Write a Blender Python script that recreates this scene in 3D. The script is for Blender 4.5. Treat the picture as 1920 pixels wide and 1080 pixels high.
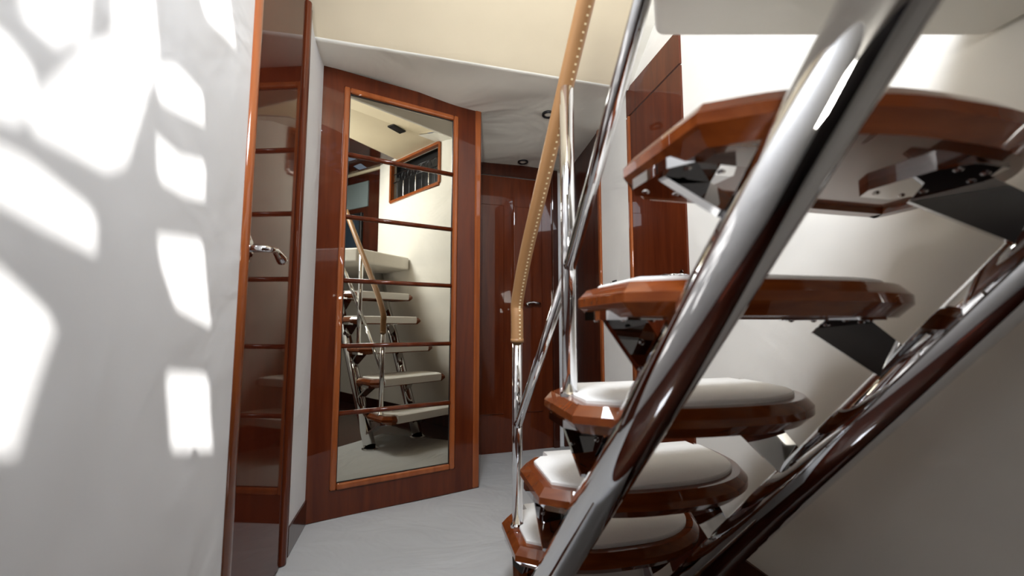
import bpy, bmesh, math, random
from mathutils import Vector, Matrix
random.seed(4)
R = math.radians
for o in list(bpy.data.objects): bpy.data.objects.remove(o)
scene = bpy.context.scene
col = scene.collection

# ------------------------------------------------------------------ camera
EYE = Vector((0, 0, .83))
PITCH = R(5.2)
cd = bpy.data.cameras.new('camera'); cam = bpy.data.objects.new('camera', cd); col.objects.link(cam)
cam.location = EYE
cam.rotation_euler = (math.pi / 2 + PITCH, 0, 0)
cd.sensor_width = 36; cd.lens = 780 / 1920 * 36
cd.clip_start = .02
cd.dof.use_dof = True; cd.dof.focus_distance = 1.9; cd.dof.aperture_fstop = 2.2
scene.camera = cam

# ------------------------------------------------------------------ world, sun, lights
w = bpy.data.worlds.new('sky'); scene.world = w; w.use_nodes = True
bg = w.node_tree.nodes['Background']
bg.inputs[0].default_value = (.42, .52, .75, 1); bg.inputs[1].default_value = .35

def lamp(name, kind, loc, energy, color=(1, 1, 1), target=None, **kw):
    d = bpy.data.lights.new(name, kind); d.energy = energy; d.color = color
    for k, v in kw.items(): setattr(d, k, v)
    o = bpy.data.objects.new(name, d); o.location = loc; col.objects.link(o)
    if target is not None:
        o.rotation_euler = (Vector(target) - Vector(loc)).to_track_quat('-Z', 'Y').to_euler()
    return o
SUN = Vector((1, -.6, 1.2))
lamp('sun', 'SUN', SUN * 5, 7.0, (1, .98, .95), target=(0, 0, 0), angle=R(.55))
lamp('overhead_fill', 'AREA', (-.12, .22, 2.38), 36, (.87, .92, 1), target=(.55, 1.0, 1.0), shape='RECTANGLE', size=.5, size_y=.6)  # added area light below the closed ceiling, brightens the walls by the stair
lamp('saloon_fill', 'AREA', (-.2, -1.25, 1.25), 8, (1, .96, .88), target=(.12, 1.9, 2.15), shape='RECTANGLE', size=.5, size_y=.4, spread=R(62))  # added fill behind the camera for ceiling and landing; no window is built

vs = scene.view_settings
vs.view_transform = 'Standard'; vs.look = 'None'; vs.gamma = 1; vs.use_curve_mapping = False
vs.exposure = 0.42

# ------------------------------------------------------------------ helpers
def tag(o, label=None, cat=None, group=None, kind=None):
    if label: o['label'] = label
    if cat: o['category'] = cat
    if group: o['group'] = group
    if kind: o['kind'] = kind
    return o

def empty(name, loc=(0, 0, 0), rz=0, parent=None):
    o = bpy.data.objects.new(name, None); col.objects.link(o)
    o.location = loc; o.rotation_euler = (0, 0, rz); o.empty_display_size = .05
    if parent: o.parent = parent
    return o

class MB:
    def __init__(s): s.v = []; s.f = []; s.sm = []
    def add(s, vs_, fs, smooth=False):
        b = len(s.v); s.v += [tuple(v) for v in vs_]
        s.f += [tuple(i + b for i in f) for f in fs]; s.sm += [smooth] * len(fs)
        return s
    def hexa(s, p):      # 8 points: bottom 4 ccw, top 4 ccw
        return s.add(p, [(3, 2, 1, 0), (4, 5, 6, 7), (0, 1, 5, 4), (1, 2, 6, 5), (2, 3, 7, 6), (3, 0, 4, 7)])
    def box(s, x0, x1, y0, y1, z0, z1):
        return s.hexa([(x0, y0, z0), (x1, y0, z0), (x1, y1, z0), (x0, y1, z0), (x0, y0, z1), (x1, y0, z1), (x1, y1, z1), (x0, y1, z1)])
    def tube(s, pts, r, n=24, cap=True, r_end=None):
        pts = [Vector(p) for p in pts]; rings = []
        up = None
        for i, p in enumerate(pts):
            a = pts[max(i - 1, 0)]; b = pts[min(i + 1, len(pts) - 1)]
            t = (b - a).normalized()
            if up is None:
                up = Vector((0, 0, 1)) if abs(t.z) < .9 else Vector((1, 0, 0))
            x = t.cross(up).normalized(); y = x.cross(t).normalized(); up = y
            rr = r if not isinstance(r, (list, tuple)) else r[i]
            rings.append([p + (x * math.cos(q) + y * math.sin(q)) * rr for q in [2 * math.pi * k / n for k in range(n)]])
        vs_ = [v for ring in rings for v in ring]; fs = []
        for i in range(len(rings) - 1):
            for k in range(n):
                k2 = (k + 1) % n
                fs.append((i * n + k, i * n + k2, (i + 1) * n + k2, (i + 1) * n + k))
        s.add(vs_, fs, True)
        if cap:
            s.add(rings[0], [tuple(range(n))]); s.add(rings[-1], [tuple(reversed(range(n)))])
        return s
    def loft(s, loops, caps=True, smooth=False):
        n = len(loops[0]); vs_ = [v for l in loops for v in l]; fs = []
        for i in range(len(loops) - 1):
            for k in range(n):
                k2 = (k + 1) % n
                fs.append((i * n + k, i * n + k2, (i + 1) * n + k2, (i + 1) * n + k))
        s.add(vs_, fs, smooth)
        if caps: s.add(loops[0], [tuple(reversed(range(n)))]); s.add(loops[-1], [tuple(range(n))])
        return s
    def build(s, name, mat, parent=None, bevel=0, merge=True, seg=2, auto=None):
        if auto: s.sm = [True] * len(s.f)
        me = bpy.data.meshes.new(name); me.from_pydata(s.v, [], s.f)
        for p, q in zip(me.polygons, s.sm): p.use_smooth = q
        if merge:
            bm = bmesh.new(); bm.from_mesh(me)
            bmesh.ops.remove_doubles(bm, verts=bm.verts, dist=1e-6)
            bmesh.ops.recalc_face_normals(bm, faces=bm.faces)
            if auto:
                for e_ in bm.edges: e_.smooth = e_.calc_face_angle(3) < R(auto)
            bm.to_mesh(me); bm.free()
        me.materials.append(mat)
        o = bpy.data.objects.new(name, me); col.objects.link(o)
        if parent: o.parent = parent
        if bevel:
            m = o.modifiers.new('bevel', 'BEVEL'); m.width = bevel; m.segments = seg; m.limit_method = 'ANGLE'; m.angle_limit = R(35)
            m.harden_normals = False
        return o

class Frame:   # vertical plane frame: s along, d out into the room, z up
    def __init__(f, o, e, n): f.o = Vector((*o, 0)); f.e = Vector((*e, 0)).normalized(); f.n = Vector((*n, 0)).normalized()
    def p(f, s, d, z): return f.o + f.e * s + f.n * d + Vector((0, 0, z))
    def box(f, mb, s0, s1, d0, d1, z0, z1, z0b=None, z1b=None):
        z0b = z0 if z0b is None else z0b; z1b = z1 if z1b is None else z1b
        return mb.hexa([f.p(s0, d0, z0), f.p(s1, d0, z0b), f.p(s1, d1, z0b), f.p(s0, d1, z0),
                        f.p(s0, d0, z1), f.p(s1, d0, z1b), f.p(s1, d1, z1b), f.p(s0, d1, z1)])

def smoothpath(pts, n=6):     # Catmull-Rom
    pts = [Vector(p) for p in pts]; out = []
    P = [pts[0] * 2 - pts[1]] + pts + [pts[-1] * 2 - pts[-2]]
    for i in range(1, len(P) - 2):
        for k in range(n):
            t = k / n; a, b, c, d = P[i - 1], P[i], P[i + 1], P[i + 2]
            out.append(.5 * ((2 * b) + (c - a) * t + (2 * a - 5 * b + 4 * c - d) * t * t + (3 * b - a - 3 * c + d) * t ** 3))
    return out + [pts[-1]]

# ------------------------------------------------------------------ materials
def newmat(name):
    m = bpy.data.materials.new(name); m.use_nodes = True
    nt = m.node_tree; return m, nt, nt.nodes['Principled BSDF']
def rgb(r, g, b): return (r, g, b, 1)
def simple(name, c, rough=.5, metal=0, coat=0, spec=.5, coat_rough=.03):
    m, nt, b = newmat(name)
    b.inputs['Base Color'].default_value = rgb(*c); b.inputs['Roughness'].default_value = rough
    b.inputs['Metallic'].default_value = metal; b.inputs['Coat Weight'].default_value = coat
    b.inputs['Coat Roughness'].default_value = coat_rough; b.inputs['Specular IOR Level'].default_value = spec
    return m
def lacquer(name, c1, c2, scale=(9, 9, .8), rough=.3, coat_rough=.02, coat=.85, spec=.1):
    m, nt, b = newmat(name); N = nt.nodes; L = nt.links
    tc = N.new('ShaderNodeTexCoord'); mp = N.new('ShaderNodeMapping'); mp.inputs['Scale'].default_value = scale
    no = N.new('ShaderNodeTexNoise'); no.inputs['Scale'].default_value = 3; no.inputs['Detail'].default_value = 6; no.inputs['Distortion'].default_value = .6
    cr = N.new('ShaderNodeValToRGB'); cr.color_ramp.elements[0].position = .3; cr.color_ramp.elements[1].position = .75
    cr.color_ramp.elements[0].color = rgb(*c1); cr.color_ramp.elements[1].color = rgb(*c2)
    L.new(tc.outputs['Object'], mp.inputs[0]); L.new(mp.outputs[0], no.inputs[0]); L.new(no.outputs[0], cr.inputs[0])
    L.new(cr.outputs[0], b.inputs['Base Color'])
    b.inputs['Roughness'].default_value = rough; b.inputs['Coat Weight'].default_value = coat; b.inputs['Coat Roughness'].default_value = coat_rough
    b.inputs['Specular IOR Level'].default_value = spec; b.inputs['Specular Tint'].default_value = (1, .72, .5, 1)
    return m
def fabric(name, c, wrinkle=.5, wscale=2.0, rough=.85, weave=.08, stretch=(1, 1, 1), dist=.02):
    m, nt, b = newmat(name); N = nt.nodes; L = nt.links
    tc = N.new('ShaderNodeTexCoord'); mp = N.new('ShaderNodeMapping'); mp.inputs['Scale'].default_value = stretch
    mp.inputs['Rotation'].default_value = (.35, .3, .2)
    n1 = N.new('ShaderNodeTexNoise'); n1.inputs['Scale'].default_value = wscale; n1.inputs['Detail'].default_value = 3; n1.inputs['Distortion'].default_value = 1.2
    n2 = N.new('ShaderNodeTexNoise'); n2.inputs['Scale'].default_value = 160
    n3 = N.new('ShaderNodeTexNoise'); n3.inputs['Scale'].default_value = 1.3; n3.inputs['Detail'].default_value = 4
    b1 = N.new('ShaderNodeBump'); b1.inputs['Strength'].default_value = wrinkle; b1.inputs['Distance'].default_value = dist
    b2 = N.new('ShaderNodeBump'); b2.inputs['Strength'].default_value = weave; b2.inputs['Distance'].default_value = .002
    cr = N.new('ShaderNodeValToRGB')
    cr.color_ramp.elements[0].color = rgb(*[x * .93 for x in c]); cr.color_ramp.elements[1].color = rgb(*[min(1, x * 1.05) for x in c])
    cr.color_ramp.elements[0].position = .35; cr.color_ramp.elements[1].position = .65
    L.new(tc.outputs['Object'], mp.inputs[0]); L.new(mp.outputs[0], n1.inputs[0]); L.new(tc.outputs['Object'], n2.inputs[0]); L.new(tc.outputs['Object'], n3.inputs[0])
    L.new(n1.outputs[0], b1.inputs['Height']); L.new(n2.outputs[0], b2.inputs['Height']); L.new(b1.outputs[0], b2.inputs['Normal'])
    L.new(b2.outputs[0], b.inputs['Normal']); L.new(n3.outputs[0], cr.inputs[0]); L.new(cr.outputs[0], b.inputs['Base Color'])
    b.inputs['Roughness'].default_value = rough; b.inputs['Specular IOR Level'].default_value = .25
    return m
M = {}
M['wood'] = lacquer('mahogany', (.070, .012, .004), (.125, .025, .007), coat=.7)
M['wood_dark'] = lacquer('mahogany_dark', (.030, .007, .004), (.062, .013, .006))
M['door_lacquer'] = lacquer('door_lacquer', (.06, .011, .005), (.10, .018, .007), rough=.05, coat=.05, spec=.16)
M['wood_light'] = lacquer('mahogany_moulding', (.23, .055, .014), (.34, .095, .026))
M['tread'] = lacquer('mahogany_tread', (.13, .026, .005), (.23, .055, .011), scale=(2, 14, 14), rough=.25)
M['chrome'] = simple('polished_steel', (.68, .68, .69), .03, 1)
M['chrome_soft'] = simple('steel_plate', (.72, .70, .69), .12, 1)
M['white'] = fabric('white_upholstery', (.80, .80, .80), .5, 2.2, dist=.025)
M['soffit'] = fabric('white_fabric_ceiling', (.82, .80, .73), .5, 1.6, stretch=(.9, 1.4, 1), dist=.06)
M['landing'] = fabric('landing_upholstery', (.86, .83, .76), .35, 3.0, dist=.03)
M['white_wall'] = fabric('cream_wall_upholstery', (.84, .815, .76), .5, 2.2, dist=.025)
M['beige'] = fabric('beige_ceiling', (.70, .61, .45), .1, 1.5)
M['carpet'] = fabric('white_floor_cover', (.46, .46, .455), .6, 3.0, stretch=(1, 1.8, 1), dist=.02)
M['pad'] = fabric('tread_carpet', (.86, .85, .82), .1, 6, weave=.4)
M['mirror'] = simple('mirror_glass', (.58, .55, .46), .004, 1)
M['leather'] = simple('tan_leather', (.34, .175, .07), .42)
M['thread'] = simple('cream_thread', (.80, .66, .42), .7)
M['black'] = simple('black', (.006, .006, .007), .35)
M['iron'] = simple('wrought_iron', (.05, .05, .055), .3, .8)
M['lens'] = simple('lamp_lens', (.88, .86, .78), .15)
M['gap'] = simple('dark_joint', (.008, .004, .003), .6)
M['dark_panel'] = simple('dark_saloon_panel', (.016, .012, .011), .3)
M['screen'] = simple('dark_glass', (.02, .03, .045), .08)
M['greyblue'] = simple('grey_blue_panel', (.16, .20, .21), .5)

# ------------------------------------------------------------------ plan geometry
LW = Frame((-.869, 1.821), (.225, -.974), (.974, .225))          # left wall, s towards the camera
RW = Frame((1.0157, 0), (-.2003, .9797), (-.9797, -.2003))       # right wall, s away from the camera
MD = Frame((-.869, 1.821), (.866, .5), (.5, -.866))              # mirrored door wall
FD = Frame((-.24, 2.775), (.951, .31), (.31, -.951))             # wall at the end of the corridor
def rx(y): return 1.0157 - .2046 * y
ZC = 2.035

# floor ------------------------------------------------------------
def grid_sheet(corners, nx, ny, zf, thick=.01):
    A, B, C_, D = [Vector(c) for c in corners]; vs_ = []
    for j in range(ny + 1):
        for i in range(nx + 1):
            a = i / nx; b = j / ny
            p = (A * (1 - a) + B * a) * (1 - b) + (D * (1 - a) + C_ * a) * b
            vs_.append(p + Vector((0, 0, zf(p.x, p.y))))
    fs = [(j * (nx + 1) + i, j * (nx + 1) + i + 1, (j + 1) * (nx + 1) + i + 1, (j + 1) * (nx + 1) + i) for j in range(ny) for i in range(nx)]
    return vs_, fs
mb = MB(); mb.box(-1.3, 1.5, -1.7, 3.4, -.08, -.006)
tag(mb.build('floor', M['wood_dark']), kind='structure')
# carpet cover over the floor of the corridor, ends under the stair
def crease(x, y):
    return .0015 * math.sin(x * 9 + y * 4) + .002 * math.exp(-((y - 1.72 - .25 * (x + .5)) / .03) ** 2)
vs_, fs = grid_sheet([(-.96, 1.0, 0), (.34, .98, 0), (.8, 3.2, 0), (-.96, 3.2, 0)], 60, 60, crease)
mb = MB(); mb.add(vs_, fs, True)
c1 = mb.build('floor_covering', M['carpet'])
c1.modifiers.new('s', 'SOLIDIFY').thickness = .006; tag(c1, 'white creased cloth covering the corridor floor up to the staircase', 'floor cover')

# left wall ----------------------------------------------------------
def wallbox(name, F, s0, s1, z0, z1, mat, d0=-.06, d1=0, z1b=None, z0b=None):
    mb = MB(); F.box(mb, s0, s1, d0, d1, z0, z1, z0b, z1b)
    return tag(mb.build(name, mat), kind='structure')
# white upholstered wall near the camera, subdivided with gentle padding
def padded(name, F, s0, s1, z0, z1, mat, amp=.003, seed=0, n=(40, 40), holes=None):
    mb = MB(); vs_ = []; nx, nz = n
    rnd = random.Random(seed); ph = [(rnd.uniform(3, 9), rnd.uniform(2, 8), rnd.uniform(0, 6)) for _ in range(4)]
    for j in range(nz + 1):
        for i in range(nx + 1):
            s = s0 + (s1 - s0) * i / nx; z = z0 + (z1 - z0) * j / nz
            d = sum(math.sin(a * s + b * z + c) for a, b, c in ph) * amp * .4
            vs_.append(F.p(s, d, z))
    fs = [(j * (nx + 1) + i, j * (nx + 1) + i + 1, (j + 1) * (nx + 1) + i + 1, (j + 1) * (nx + 1) + i) for j in range(nz) for i in range(nx)]
    mb.add(vs_, fs, True)
    o = mb.build(name, mat); m = o.modifiers.new('s', 'SOLIDIFY'); m.thickness = .05; m.offset = 1 if name.startswith('wall_left') else 1
    return tag(o, kind='structure')
lw = MB(); LW.box(lw, .80, 3.55, -.06, 0, 0, 2.55); LW.box(lw, 0, .25, -.06, 0, .10, 2.2); LW.box(lw, .25, .80, -.06, 0, 2.135, 2.55)
tag(lw.build('wall_left', M['white']), kind='structure')
wallbox('baseboard_left', LW, 0, .25, 0, .10, M['wood_dark'], d1=.006)

# door 1: glossy lacquered door in the left wall
d1 = empty('door_1', LW.p(.79, 0, 0)); tag(d1, kind='structure')
def child(mb, name, mat, par, **k):
    o = mb.build(name, mat, None, **k)
    o.parent = par; o.matrix_parent_inverse = Matrix.Translation(par.location).inverted() if par.rotation_euler.z == 0 else (Matrix.Translation(par.location) @ Matrix.Rotation(par.rotation_euler.z, 4, 'Z')).inverted()
    return o
slab = MB(); LW.box(slab, .335, .765, -.04, 0, .012, 2.09); child(slab, 'door_leaf', M['door_lacquer'], d1, bevel=.002)
edge = MB(); edge.tube([LW.p(.783, -.002, .012), LW.p(.783, -.002, 2.10)], .0165, 16); child(edge, 'edge_moulding', M['wood_light'], d1)
gp = MB(); LW.box(gp, .318, .335, -.04, -.006, .012, 2.10); child(gp, 'joint_gap', M['gap'], d1)
# hardware: plate at the free edge and a curved lever
def lever(F, s, z, sgn, par, L=.115, scale=1.0):
    pl = MB(); n = 20
    ring = lambda r, d: [F.p(s + math.cos(2 * math.pi * k / n) * r, d, z + math.sin(2 * math.pi * k / n) * r * 1.5) for k in range(n)]
    pl.loft([ring(.022 * scale, -.001), ring(.022 * scale, .004), ring(.014 * scale, .009)], smooth=False)
    a = child(pl, 'handle_rose', M['chrome'], par)
    lv = MB()
    pts = smoothpath([F.p(s, .005, z), F.p(s, .040, z), F.p(s + sgn * .012, .052, z), F.p(s + sgn * .05, .052, z + .004), F.p(s + sgn * .085, .050, z - .002), F.p(s + sgn * L, .050, z - .016)], 5)
    rr = [(.010 - .003 * math.sin(math.pi * i / (len(pts) - 1)) + (.004 * (i / (len(pts) - 1)) ** 3)) * scale for i in range(len(pts))]
    rr[-1] = .004
    lv.tube(pts, rr, 14); child(lv, 'door_handle', M['chrome'], par)
lever(LW, .755, 1.035, -1, d1, L=.13, scale=1.15)
# casing on the far side of the door
mb = MB(); LW.box(mb, .262, .318, -.03, .004, 0, 2.06); mb2pts = []
n = 10
prof = [LW.p(.262, 0, 0)]
cz = MB(); cz.tube([LW.p(.300, .001, 0), LW.p(.300, .001, 2.10)], .013, 14)
LW.box(cz, .255, .315, -.05, .006, 0, 2.10)
tag(cz.build('trim_1', M['wood'], bevel=.005), kind='structure')

# mirrored door ---------------------------------------------------------
md = empty('door_2', MD.p(0, 0, 0), R(30)); tag(md, kind='structure')
gs0, gs1, gz0, gz1 = .119, .642, .146, 1.927
fr = MB()
MD.box(fr, .0, .092, -.05, 0, .003, 2.03); child(fr, 'frame_side', M['wood'], md)
fr = MB(); MD.box(fr, .672, .770, -.05, 0, .003, 2.03); child(fr, 'frame_side', M['wood'], md)
fr = MB(); MD.box(fr, .092, .672, -.05, 0, .003, gz0 - .027); child(fr, 'frame_rail', M['wood'], md)
fr = MB(); MD.box(fr, .092, .672, -.05, 0, gz1 + .027, 2.03); child(fr, 'frame_rail', M['wood'], md)
eg = MB(); MD.box(eg, .770, .806, -.09, .004, .003, 2.03); child(eg, 'corner_post', M['wood_light'], md, bevel=.008, seg=3)
def moulding(s0, s1, z0, z1, wdt):
    for (a, b, c, d) in ((s0 - wdt, s0, z0 - wdt, z1 + wdt), (s1, s1 + wdt, z0 - wdt, z1 + wdt), (s0, s1, z0 - wdt, z0), (s0, s1, z1, z1 + wdt)):
        m_ = MB(); MD.box(m_, a, b, -.03, .010, c, d); child(m_, 'glazing_moulding', M['wood_light'], md, bevel=.008, seg=3)
moulding(gs0, gs1, gz0, gz1, .027)
ph = (gz1 - gz0) / 6
for k in range(6):
    pn = MB(); MD.box(pn, gs0, gs1, -.02, -.008, gz0 + k * ph, gz0 + (k + 1) * ph); child(pn, 'mirror_pane', M['mirror'], md)
    if k:
        mt = MB(); z = gz0 + k * ph
        mt.tube([MD.p(gs0, -.004, z), MD.p(gs1, -.004, z)], .0105, 12); MD.box(mt, gs0, gs1, -.02, -.004, z - .0105, z + .0105)
        child(mt, 'muntin', M['wood'], md)
ln = MB()
for (a, b, c, d) in ((gs0, gs0 + .003, gz0, gz1), (gs1 - .003, gs1, gz0, gz1), (gs0, gs1, gz0, gz0 + .003), (gs0, gs1, gz1 - .003, gz1)):
    MD.box(ln, a, b, -.0079, -.004, c, d)
child(ln, 'black_gasket', M['black'], md)
tag(MD.box(MB(), -.04, .80, -.12, -.055, 0, 2.3).build('wall_front', M['white']), kind='structure')
# return wall running back from the corner post to the corridor end
cx = MD.p(.806, 0, 0)
rt = MB(); rt.hexa([(cx.x - .06, cx.y - .03, 0), (cx.x, cx.y, 0), (-.20, 2.80, 0), (-.28, 2.80, 0), (cx.x - .06, cx.y - .03, 2.1), (cx.x, cx.y, 2.1), (-.20, 2.80, 2.1), (-.28, 2.80, 2.1)])
tag(rt.build('wall_corridor', M['wood_dark']), kind='structure')

# corridor end -------------------------------------------------------------
wallbox('wall_far', FD, -.1, .75, 0, 2.1, M['white'], d0=-.1)
d3 = empty('door_3', FD.p(.0, 0, 0)); tag(d3, kind='structure')
q = MB(); FD.box(q, -.02, .545, 0, .012, 0, 1.865); child(q, 'door_leaf', M['wood'], d3)
for a_, b_ in ((.02, .19), (.26, .47)):
    q = MB(); FD.box(q, a_, b_, .012, .021, .25, 1.66); child(q, 'raised_panel', M['wood'], d3, bevel=.008)
q = MB(); FD.box(q, .628, .70, 0, .025, 0, 2.0); child(q, 'door_jamb', M['wood_dark'], d3, bevel=.006)
q = MB(); FD.box(q, -.02, .545, .0, .022, 1.87, 1.99); child(q, 'door_header', M['wood_dark'], d3)
q = MB(); FD.box(q, .545, .591, 0, .03, 0, 1.99); child(q, 'door_jamb', M['wood_dark'], d3, bevel=.006)
lever(FD, .44, .985, -1, d3, L=.10, scale=1.3)
# right side doors ------------------------------------------------------------
def rs(y): return y / .9797
# right wall: white; openings are just leaves laid on it
sY0, sY1 = rs(-1.6), rs(3.1)
fz = [(.37, 2.47), (.38, 2.08), (1.13, 2.13), (1.12, 2.47)]
rw = MB()
RW.box(rw, rs(.365), sY1, -.06, 0, 0, 2.075)
RW.box(rw, rs(1.135), sY1, -.06, 0, 2.075, 2.6)
RW.box(rw, rs(.365), rs(1.135), -.06, 0, 2.475, 2.6)
RW.box(rw, rs(-1.6), rs(.365), -.06, 0, 0, 1.5)
RW.box(rw, rs(.15), rs(.365), -.06, 0, 1.5, 2.6, z0b=1.5)
tag(rw.build('wall_right', M['white_wall']), kind='structure')
wallbox('baseboard_right', RW, rs(-1.6), rs(1.59), 0, .10, M['wood_dark'], d0=0, d1=.008)
d5 = empty('door_5', RW.p(rs(1.6), 0, 0)); tag(d5, kind='structure')
q = MB(); RW.box(q, rs(1.60), rs(2.015), 0, .008, .0, 1.885); child(q, 'door_leaf', M['wood'], d5)
q = MB(); RW.box(q, rs(1.60), rs(2.05), 0, .010, 1.892, 2.04); child(q, 'door_header', M['wood'], d5)
q = MB(); q.tube([RW.p(rs(2.03), .004, 0), RW.p(rs(2.03), .004, 1.888)], .012, 12); RW.box(q, rs(2.018), rs(2.06), 0, .006, 0, 1.888); child(q, 'door_jamb', M['wood_light'], d5)
lever(RW, rs(1.64), 1.03, 1, d5, L=.11)
d4 = empty('door_4', RW.p(rs(2.4), 0, 0)); tag(d4, kind='structure')
q = MB(); RW.box(q, rs(2.42), rs(2.97), 0, .008, 0, 2.03); child(q, 'door_leaf', M['wood_dark'], d4)
q = MB(); RW.box(q, rs(2.392), rs(2.42), 0, .014, 0, 2.03); child(q, 'door_jamb', M['wood_light'], d4, bevel=.004)
# light switch on the white pilaster
sw = empty('light_switch', RW.p(rs(2.24), 0, 1.04)); tag(sw, 'small black wall switch on the white strip between the two right hand doors', 'switch')
q = MB(); RW.box(q, rs(2.215), rs(2.262), 0, .008, 1.005, 1.075); child(q, 'switch_plate', M['black'], sw, bevel=.003)
q = MB(); RW.box(q, rs(2.23), rs(2.247), .008, .026, 1.045, 1.062); child(q, 'rocker', M['iron'], sw)

# ceilings ------------------------------------------------------------------
E0 = Vector((-.801, 1.648, 0)); ed = Vector((.966, .259, 0)); en = Vector((.259, -.966, 0))
def soffit_z(x, y):
    d = max(0., y - 2.1); k = ((Vector((x, y, 0)) - E0).dot(-en))
    return ZC - .085 * min(1, d / .8) + (.006 * math.sin(x * 6 + y * 9) - .010 * abs(math.sin(y * 5.3 + x * .9)) ** 3) * min(1, k / .15)
A_ = E0 - ed * .12; B_ = E0 + ed * 1.62
vs_, fs = grid_sheet([(A_.x, A_.y, 0), (B_.x, B_.y, 0), (.95, 3.2, 0), (-1.0, 3.2, 0)], 60, 60, lambda x, y: soffit_z(x, y))
q = MB(); q.add(vs_, fs, True); o = q.build('ceiling', M['soffit']); m = o.modifiers.new('s', 'SOLIDIFY'); m.thickness = .02; m.offset = 1
tag(o, kind='structure')
prof = [(0, 2.038), (.02, 2.052), (.06, 2.088), (.12, 2.13), (.22, 2.20), (.36, 2.29), (.55, 2.39), (.75, 2.47), (.95, 2.50)]
q = MB(); rows = []
for d_, z_ in prof:
    rows.append([E0 + ed * t + en * d_ + Vector((0, 0, z_)) for t in (-.2, .3, .8, 1.16, 1.40 - .19 * d_ / .9)])
vs_ = [p for r_ in rows for p in r_]; nn = 5
fs = [(j * nn + i, j * nn + i + 1, (j + 1) * nn + i + 1, (j + 1) * nn + i) for j in range(len(rows) - 1) for i in range(nn - 1)]
q.add(vs_, fs, True); q.build('ceiling_cove', M['beige']); tag(bpy.data.objects['ceiling_cove'], kind='structure')
q = MB(); rows = []
for d_, z_ in prof:
    a = 1.40 - .19 * d_ / .9
    rows.append([E0 + ed * t + en * d_ + Vector((0, 0, z_ - .012)) for t in (a - .005, a + .2, a + .75)])
vs_ = [p for r_ in rows for p in r_]; nn = 3
fs = [(j * nn + i, j * nn + i + 1, (j + 1) * nn + i + 1, (j + 1) * nn + i) for j in range(len(rows) - 1) for i in range(nn - 1)]
q.add(vs_, fs, True); tag(q.build('ceiling_border', M['soffit']), kind='structure')
# flat upper ceiling with an added opening for the sun screen
HX0, HX1, HY0, HY1 = .08, 1.0, -.66, .46
c0 = rows[-1][-1]; eA = E0 + ed * (-.2) + en * .95; eB = E0 + ed * 2.1 + en * .95
def flat(x0, y0, x1, y1, x2, y2, x3, y3, q):
    q.hexa([(x0, y0, 2.50), (x1, y1, 2.50), (x2, y2, 2.50), (x3, y3, 2.50), (x0, y0, 2.54), (x1, y1, 2.54), (x2, y2, 2.54), (x3, y3, 2.54)])
def ey(x): return eA.y + (x - eA.x) * (eB.y - eA.y) / (eB.x - eA.x)
q = MB()
flat(-1.2, HY1, 1.5, HY1, 1.5, ey(1.5), -1.2, ey(-1.2), q)
tag(q.build('ceiling_upper', M['beige']), kind='structure')
q = MB()
flat(-1.2, -1.7, HX0, -1.7, HX0, HY1, -1.2, HY1, q)
flat(HX0, -1.7, HX1, -1.7, HX1, HY0, HX0, HY0, q)
flat(HX1, -1.7, 1.2, -1.7, 1.1, HY1, HX1, HY1, q)
tag(q.build('ceiling_saloon', M['beige']), kind='structure')
# walls behind the camera
q = MB(); q.box(-1.3, 1.5, -1.70, -1.62, 0, 2.5); tag(q.build('wall_back', M['dark_panel']), kind='structure')
q = MB(); q.box(1.02, 1.10, -1.6, .14, 1.5, 2.5)
tag(q.build('wall_saloon', M['wood_dark']), kind='structure')

# ------------------------------------------------------------------ sun pattern: invented pierced screen that shapes the light; stair-side balustrade
def ray(u, v):
    x = (u - 960) / 780; z = (540 - v) / 780
    return Vector((x, math.cos(PITCH) - z * math.sin(PITCH), math.sin(PITCH) + z * math.cos(PITCH)))
def on_left(u, v):
    r = ray(u, v); t = -.448 / (r.x + .231 * r.y); return EYE + r * t
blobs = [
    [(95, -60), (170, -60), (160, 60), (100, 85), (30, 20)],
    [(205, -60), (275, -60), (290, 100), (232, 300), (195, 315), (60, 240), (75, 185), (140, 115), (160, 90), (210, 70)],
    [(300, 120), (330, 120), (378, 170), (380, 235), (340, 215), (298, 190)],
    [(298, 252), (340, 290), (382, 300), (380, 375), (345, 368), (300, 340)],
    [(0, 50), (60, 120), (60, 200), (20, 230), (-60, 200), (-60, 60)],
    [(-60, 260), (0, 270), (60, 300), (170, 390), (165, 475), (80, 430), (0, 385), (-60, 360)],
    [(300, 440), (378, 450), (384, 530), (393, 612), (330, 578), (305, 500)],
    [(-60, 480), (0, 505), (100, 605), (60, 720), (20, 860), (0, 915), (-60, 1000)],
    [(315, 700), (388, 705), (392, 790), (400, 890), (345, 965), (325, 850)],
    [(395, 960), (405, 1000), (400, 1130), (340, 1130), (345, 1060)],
    [(365, -60), (440, -60), (452, 20), (440, 90), (385, 30)],
]
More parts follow.
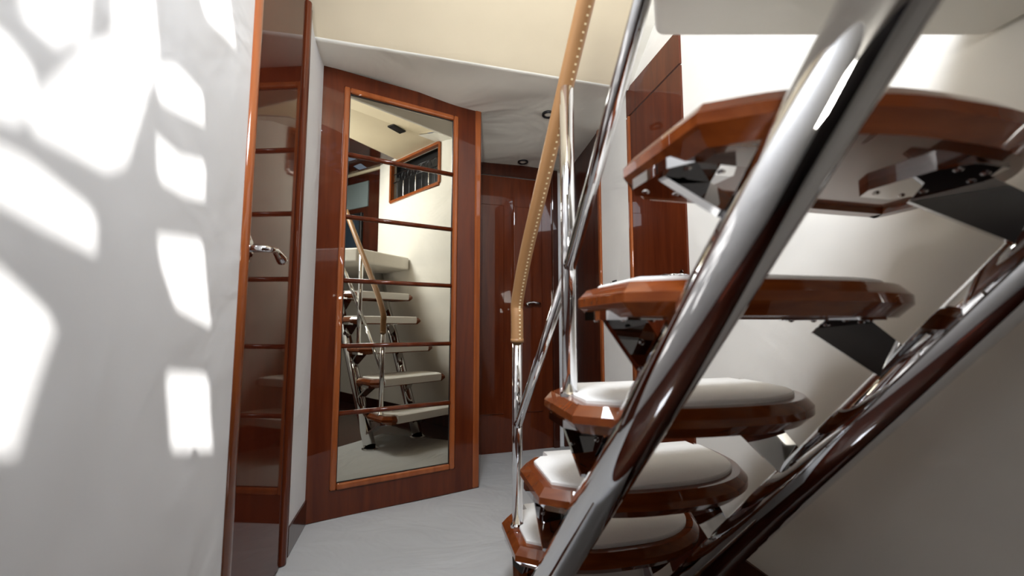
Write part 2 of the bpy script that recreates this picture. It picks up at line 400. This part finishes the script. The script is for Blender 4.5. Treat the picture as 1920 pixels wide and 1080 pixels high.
def screen_from(polys, outer, name, mat, thick, to3):
    import mathutils.geometry as g
    pts = []; edges = []; faces = []
    def loop(l):
        b = len(pts); pts.extend([Vector(p) for p in l]); n = len(l)
        edges.extend([(b + i, b + (i + 1) % n) for i in range(n)]); faces.append(tuple(range(b, b + n)))
    loop(outer)
    for p in polys: loop(p)
    vs2, es2, fs2, ov, oe, of = g.delaunay_2d_cdt(pts, edges, faces, 0, 1e-5)
    mb = MB()
    def inside(c, poly):
        r_ = False
        for i in range(len(poly)):
            a = poly[i]; b = poly[i - 1]
            if (a[1] > c[1]) != (b[1] > c[1]) and c[0] < (b[0] - a[0]) * (c[1] - a[1]) / (b[1] - a[1]) + a[0]: r_ = not r_
        return r_
    keep = []
    for f in fs2:
        c = sum((Vector(vs2[i]) for i in f), Vector((0, 0))) / len(f)
        if not any(inside(c, p) for p in polys): keep.append(f)
    mb.add([to3(v) for v in vs2], [tuple(f) for f in keep])
    o = mb.build(name, mat); m = o.modifiers.new('s', 'SOLIDIFY'); m.thickness = thick; m.offset = 0
    return o
def rnd_poly(p, k=1):      # Chaikin rounding
    for _ in range(k):
        q_ = []
        for i in range(len(p)):
            a = p[i]; b = p[(i + 1) % len(p)]
            q_ += [(a[0] * .9 + b[0] * .1, a[1] * .9 + b[1] * .1), (a[0] * .1 + b[0] * .9, a[1] * .1 + b[1] * .9)]
        p = q_
    return p
def clip(poly, axis, lim, keep_less):
    out = []
    for i in range(len(poly)):
        a = poly[i]; b = poly[(i + 1) % len(poly)]
        ina = (a[axis] < lim) == keep_less; inb = (b[axis] < lim) == keep_less
        if ina: out.append(a)
        if ina != inb:
            t = (lim - a[axis]) / (b[axis] - a[axis]); out.append((a[0] + (b[0] - a[0]) * t, a[1] + (b[1] - a[1]) * t))
    return out
sun_holes = []; side = []
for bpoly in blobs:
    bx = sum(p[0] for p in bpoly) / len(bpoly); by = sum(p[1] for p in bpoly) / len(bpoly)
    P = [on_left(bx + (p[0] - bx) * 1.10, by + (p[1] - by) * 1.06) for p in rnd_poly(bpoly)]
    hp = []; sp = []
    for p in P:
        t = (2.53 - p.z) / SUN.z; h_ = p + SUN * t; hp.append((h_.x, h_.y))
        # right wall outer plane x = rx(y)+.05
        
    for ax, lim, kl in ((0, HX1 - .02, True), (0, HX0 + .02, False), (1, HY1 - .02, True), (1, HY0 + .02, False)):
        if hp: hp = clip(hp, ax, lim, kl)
    if len(hp) > 2: sun_holes.append(hp)
sk = screen_from(sun_holes, [(HX0, HY0), (HX1, HY0), (HX1, HY1), (HX0, HY1)], 'sun_screen', M['wood_dark'], .012, lambda v: (v.x, v.y, 2.53))  # invented out-of-view screen, holes shaped to throw the patches on the left wall
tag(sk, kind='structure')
ss = screen_from([], [(.30, 2.05), (1.2, 2.05), (1.2, 2.64), (.30, 2.64)], 'black_backing', M['black'], .008, lambda v: (rx(v.x) + .10, v.x, v.y))  # black backing board, its colour stands for the dark interior past the balustrade
tag(ss, kind='structure')

bal = empty('stair_balustrade', RW.p(rs(.75), 0, 2.08)); tag(bal, 'dark scrolled balustrade in a slanted wooden frame high in the white stair wall', 'balustrade')
def bar(a, b, wd, name, mat, par, dep=.03):
    q = MB(); a = Vector(a); b = Vector(b); t = (b - a).normalized(); s_ = Vector((-t.y, t.x)) * wd
    pts = [a - s_, b - s_, b + s_, a + s_]
    q.hexa([RW.p(rs(p.x), -.03, p.y) for p in pts] + [RW.p(rs(p.x), -.03 + dep + .015, p.y) for p in pts])
    return child(q, name, mat, par, bevel=.004)
cs = [(.365, 2.075), (1.135, 2.10), (1.135, 2.475), (.365, 2.475)]
for i in range(4): bar(cs[i], cs[(i + 1) % 4], .014, 'frame_member', M['wood_light'], bal)
for i in range(7):
    y = .45 + i * .10
    q = MB(); zs = [2.09, 2.11, 2.13, 2.17, 2.22, 2.25, 2.27, 2.28]
    q.tube([RW.p(rs(y), -.02, z) for z in zs], [.004, .006, .004, .0065, .004, .006, .003, .003], 10)
    child(q, 'baluster', M['chrome_soft'] if i % 2 else M['iron'], bal)
    q = MB(); nseg = 16
    q.tube([RW.p(rs(y + .030 * math.cos(2 * math.pi * k / nseg)), -.02, 2.32 + .04 * math.sin(2 * math.pi * k / nseg)) for k in range(nseg + 1)], .004, 6)
    child(q, 'scroll', M['iron'], bal)
q = MB(); q.tube([RW.p(rs(.37), -.02, 2.28), RW.p(rs(1.13), -.02, 2.28)], .005, 8); child(q, 'lower_rail', M['iron'], bal)
q = MB(); q.tube([RW.p(rs(.37), -.02, 2.365), RW.p(rs(1.13), -.02, 2.365)], .005, 8); child(q, 'upper_rail', M['iron'], bal)

# air vent, cabinet and television in the saloon behind the camera (seen in the mirror)
v_ = empty('ceiling_vent', (.43, .955, 2.49)); tag(v_, 'black rectangular air vent in the pale ceiling reflected in the top mirror pane', 'vent')
q = MB(); q.box(.36, .50, .92, .99, 2.488, 2.50); child(q, 'vent_frame', M['black'], v_)
for k in range(5):
    q = MB(); q.box(.367, .493, .928 + k * .0125, .933 + k * .0125, 2.482, 2.488); child(q, 'slat', M['iron'], v_)
tv = empty('television', (1.0, -.7, 1.55)); tag(tv, 'dark television on the wood panelled wall reflected behind the stairs', 'television')
q = MB(); q.box(.985, 1.02, -.95, -.12, 1.62, 2.06); child(q, 'housing', M['black'], tv, bevel=.01)
q = MB(); q.box(.983, .986, -.92, -.15, 1.65, 2.03); child(q, 'screen', M['screen'], tv)
q = MB(); q.box(1.005, 1.019, -.9, -.05, 2.12, 2.40); tag(q.build('wall_panel', M['greyblue']), 'grey blue fabric panel set in the wood wall above the television', 'panel')

# ------------------------------------------------------------------ staircase
st = empty('staircase', (0, 0, 0)); tag(st, 'open staircase of glossy mahogany treads on two fat polished steel tubes', 'staircase')
STEP = Vector((.054, -.183, .222)); O2 = Vector((0, 0, .455))
out2 = [(.022, 1.182), (.062, .998), (.16, .962), (.27, .956), (.38, .975), (.48, 1.005), (.56, 1.055), (.615, 1.125), (.635, 1.21), (.62, 1.33), (.598, 1.378), (.055, 1.245)]
cen = Vector((.33, 1.15))
def inset(poly, d):
    P = [Vector(p) for p in poly]; n = len(P); out = []
    for i in range(n):
        a = P[i - 1]; b = P[i]; c = P[(i + 1) % n]
        t1 = (b - a).normalized(); t2 = (c - b).normalized()
        n1 = Vector((-t1.y, t1.x)); n2 = Vector((-t2.y, t2.x)); m = (n1 + n2)
        m = m / max(.35, m.length_squared) * 2
        out.append(b + m * d)
    return out
area = sum(out2[i][0] * out2[(i + 1) % len(out2)][1] - out2[(i + 1) % len(out2)][0] * out2[i][1] for i in range(len(out2)))
if area < 0: out2 = out2[::-1]
def loop3(poly, z): return [Vector((p[0], p[1], z)) for p in poly]
def catloop(poly, keep):   # round the bow of the tread, keep the marked corners crisp
    out = []; n = len(poly)
    for i in range(n):
        a, b, c, d = [Vector(poly[(i + j) % n]) for j in (-1, 0, 1, 2)]
        out.append(tuple(b))
        if i in keep and (i + 1) % n in keep: continue
        if i in keep: a = b * 2 - c
        if (i + 1) % n in keep: d = c * 2 - b
        for k in (1, 2, 3):
            t = k / 4; out.append(tuple(.5 * ((2 * b) + (c - a) * t + (2 * a - 5 * b + 4 * c - d) * t * t + (3 * b - a - 3 * c + d) * t ** 3)))
    return out
# corners to keep crisp (left end octagon and far corners)
crisp = [i for i, p in enumerate(out2) if p in ((.022, 1.182), (.062, .998), (.055, 1.245), (.598, 1.378))]
outer = catloop(out2, crisp)
T1P = Vector((.282, .536, .900)); T1D = Vector((.293, -.749, 1)).normalized()
T2P = Vector((.685, .710, .757)); T2D = Vector((.365, -.750, 1)).normalized()
def on_line(P, D, z): return P + D * ((z - P.z) / D.z)
# stringers
def stringer(P, D, z0, z1):
    q = MB(); q.tube([on_line(P, D, z0), on_line(P, D, z1)], .04, 48)
    return q.build('stringer', M['chrome'], st)
s1 = stringer(T1P, T1D, .012, 1.60); s2 = stringer(T2P, T2D, .012, 1.60)
for (P, D) in ((T1P, T1D), (T2P, T2D)):
    c = on_line(P, D, 0); q = MB()
    ring = lambda r, z: [Vector((c.x + r * math.cos(2 * math.pi * k / 32), c.y + r * math.sin(2 * math.pi * k / 32), z)) for k in range(32)]
    q.loft([ring(.056, 0), ring(.056, .006), ring(.046, .010)]); q.build('foot_plate', M['chrome_soft'], st)
TH = .055
for k in range(5):
    off = STEP * (k - 1)
    if k == 4: off += Vector((0, .035, -.015))
    zt = O2.z + off.z
    poly = [(p[0] + off.x, p[1] + off.y) for p in outer]
    if k == 4:       # the top tread stops short of the wall
        poly = [(min(p[0], rx(p[1]) - .03), p[1]) for p in poly]
    q = MB()
    lo = [loop3(inset(poly, .050), zt - TH + .010), loop3(inset(poly, .046), zt - TH), loop3(inset(poly, .022), zt - TH), loop3(poly, zt - TH + .022), loop3(poly, zt - .018),
          loop3(inset(poly, .016), zt), loop3(inset(poly, .034), zt)]
    q.loft(lo)
    tr = q.build('tread', M['tread'], st, auto=24)
    q = MB(); ins = inset(poly, .036)
    q.loft([loop3(ins, zt - .002), loop3(ins, zt + .006), loop3(inset(poly, .039), zt + .009)])
    pd = q.build('carpet_pad', M['pad'], tr, auto=24)
    fa = Vector((.055, 1.245)) + Vector((off.x, off.y)); fb = Vector((.598, 1.378)) + Vector((off.x, off.y)); fd = (fb - fa); fn = Vector((-fd.y, fd.x)).normalized()
    a_, b_ = fa + fd * .07, fa + fd * .92; q = MB()
    q.loft([[Vector((*(c_ + fn * dn), zt + dz)) for dn, dz in ((-.05, .0085), (.002, .0085), (.009, .003), (.011, -.008), (.011, -.032), (.006, -.046), (-.012, -.048), (-.03, -.02))] for c_ in (a_, a_.lerp(b_, .5), b_)])
    q.build('carpet_nosing', M['pad'], tr, auto=40)
    # polished brackets from the underside down to both tubes
    for (P, D, cxy, wdt) in ((T1P, T1D, Vector((.095, 1.13)), .085), (T2P, T2D, Vector((.475, 1.135)), .08)):
        top = Vector((cxy.x + off.x, cxy.y + off.y, zt - TH + .002))
        tz = zt - TH - .10
        tgt = on_line(P, D, tz) + Vector((0, 0, 0))
        if tz < .05: tz = .05; tgt = on_line(P, D, tz)
        dirv = (tgt - top); t_ = dirv.normalized()
        side_ = t_.cross(Vector((0, 0, 1)) if P is T1P else Vector((-.24, .97, .5))).normalized() * wdt / 2
        nn_ = t_.cross(side_).normalized() * .005
        q = MB(); b0 = top - t_ * 0; b1 = top + t_ * (dirv.length - .03)
        q.hexa([b0 - side_ - nn_, b0 + side_ - nn_, b0 + side_ + nn_, b0 - side_ + nn_, b1 - side_ * .8 - nn_, b1 + side_ * .8 - nn_, b1 + side_ * .8 + nn_, b1 - side_ * .8 + nn_])
        q.build('bracket', M['chrome'], tr)
        pl = MB(); c = Vector((top.x, top.y)); ux = Vector((.97, .24)); uy = Vector((-.24, .97))
        pp = [c + ux * a * .055 + uy * b * .075 for a, b in ((-1, -.6), (-.6, -1), (.6, -1), (1, -.6), (1, .6), (.6, 1), (-.6, 1), (-1, .6))]
        pl.loft([loop3(pp, zt - TH - .004), loop3(pp, zt - TH + .012)]); pl.build('mounting_plate', M['chrome'], tr)
        for (a, b) in ((-.5, -.7), (.5, -.7), (-.5, .7), (.5, .7)):
            sc = MB(); pc = c + ux * a * .055 + uy * b * .075
            sc.loft([[Vector((pc.x + r_ * math.cos(x * math.pi / 4), pc.y + r_ * math.sin(x * math.pi / 4), z_)) for x in range(8)] for r_, z_ in ((.0035, zt - TH - .007), (.006, zt - TH - .004))])
            sc.build('screw', M['chrome_soft'], tr)
# posts, rails
P1 = Vector((.016, 1.305)); P2 = Vector((.127, .93)); z1, z2 = .233, .677
q = MB(); q.tube([(P1.x, P1.y, z1), (P1.x, P1.y, .86)], .016, 24); q.build('newel_post', M['chrome'], st)
railA = Vector((P1.x, P1.y, .94)); railB = Vector((P2.x, P2.y, 1.395)); rd = (railB - railA)
q = MB(); q.tube([(P2.x, P2.y, z2), (P2.x, P2.y, 1.385)], .0165, 24); q.build('newel_post', M['chrome'], st)
for (p_, z_) in ((P1, z1), (P2, z2)):
    q = MB(); rg = lambda r, z: [Vector((p_.x + r * math.cos(2 * math.pi * k / 24), p_.y + r * math.sin(2 * math.pi * k / 24), z)) for k in range(24)]
    q.loft([rg(.021, z_ - .001), rg(.021, z_ + .006), rg(.017, z_ + .010)]); q.build('post_collar', M['chrome'], st)
rp = [Vector((P1.x, P1.y, .78)), Vector((P1.x, P1.y, .86)), Vector((P1.x, P1.y, .90)), railA + rd * .12 + Vector((0, 0, -.012)), railA + rd * .28, railA + rd * .5, railB, railB + rd * .5, railB + rd * .85]
rpath = smoothpath(rp, 8)
hr = MB().tube(rpath[2:], .0135, 20).build('handrail', M['chrome'], st)
lp = [p for p in rpath]
MB().tube(lp, .0195, 28).build('leather_wrap', M['leather'], hr)
q = MB(); q.tube([lp[0] - Vector((0, 0, .001)), lp[0] + Vector((0, 0, .010))], .0205, 24); q.build('stitched_hem', M['leather'], hr)
# stitches along the side of the wrap facing the stair
q = MB(); acc = 0; last = lp[0]
dense = smoothpath(rp, 60)
for i in range(1, len(dense) - 1):
    acc += (dense[i] - dense[i - 1]).length
    if acc > .011:
        acc = 0; p = dense[i]; t = (dense[i + 1] - dense[i - 1]).normalized()
        tocam = (EYE - p).normalized()
        sdir = Vector((.42, -.90, 0)); sdir = (sdir - t * sdir.dot(t)).normalized(); b = t.cross(sdir)
        c = p + sdir * .0195
        q.hexa([c + t * i1 * .0020 + b * i2 * .0026 + sdir * i3 * .0008 for i3 in (-1, 1) for i1, i2 in ((-1, -1), (1, -1), (1, 1), (-1, 1))])
tag(q.build('stitching', M['thread'], hr, merge=False), kind='stuff')
mA = Vector((P1.x, P1.y, .522)); mB = Vector((P2.x, P2.y, .955)); mdv = mB - mA
q = MB(); q.tube([mA, mB], .0125, 20); q.build('middle_rail', M['chrome'], st)
q = MB(); q.tube([mB, mB + mdv * 1.6 + Vector((-.035, 0, .02))], .0145, 20); q.build('middle_rail', M['chrome'], st)

# landing: white upholstered block at the head of the stairs
ld = MB(); lx0, ly0 = .262, .715; zb, zt_ = 1.352, 1.47
pts = [(lx0, ly0), (lx0 - .0 - .16, ly0 - .42), (lx0 - .16, -1.0), (rx(-1.0) - .01, -1.0), (rx(ly0) - .01, ly0)]
pts = pts[::-1]
def sub(l, n=6):
    o_ = []
    for i in range(len(l)):
        a = Vector(l[i]); b = Vector(l[(i + 1) % len(l)])
        o_ += [a.lerp(b, k / n) for k in range(n)]
    return o_
pl_ = sub(pts)
ld.loft([loop3(pl_, zb), loop3(pl_, zt_)]); o = ld.build('landing', M['landing'], None, bevel=.015, seg=4)
tag(o, kind='structure')

# ceiling downlights
def downlight(x, y, z, label):
    t = empty('downlight', (x, y, z)); tag(t, label, 'ceiling light', 'recessed downlights in the corridor ceiling')
    q = MB(); rg = lambda r, zz: [Vector((x + r * math.cos(2 * math.pi * k / 28), y + r * math.sin(2 * math.pi * k / 28), zz)) for k in range(28)]
    q.loft([rg(.036, z + .004), rg(.037, z - .004), rg(.033, z - .009), rg(.026, z - .007), rg(.024, z + .002)], caps=False, smooth=True); child(q, 'bezel', M['iron'], t)
    q = MB(); q.loft([rg(.025, z + .003), rg(.022, z - .003), rg(.012, z - .006)], smooth=True); child(q, 'lens', M['lens'], t)
downlight(.205, 2.25, soffit_z(.205, 2.25) - .002, 'round recessed downlight nearer the stairs in the white fabric ceiling')
downlight(.075, 2.78, soffit_z(.075, 2.78) - .002, 'round recessed downlight nearer the corridor end in the white fabric ceiling')
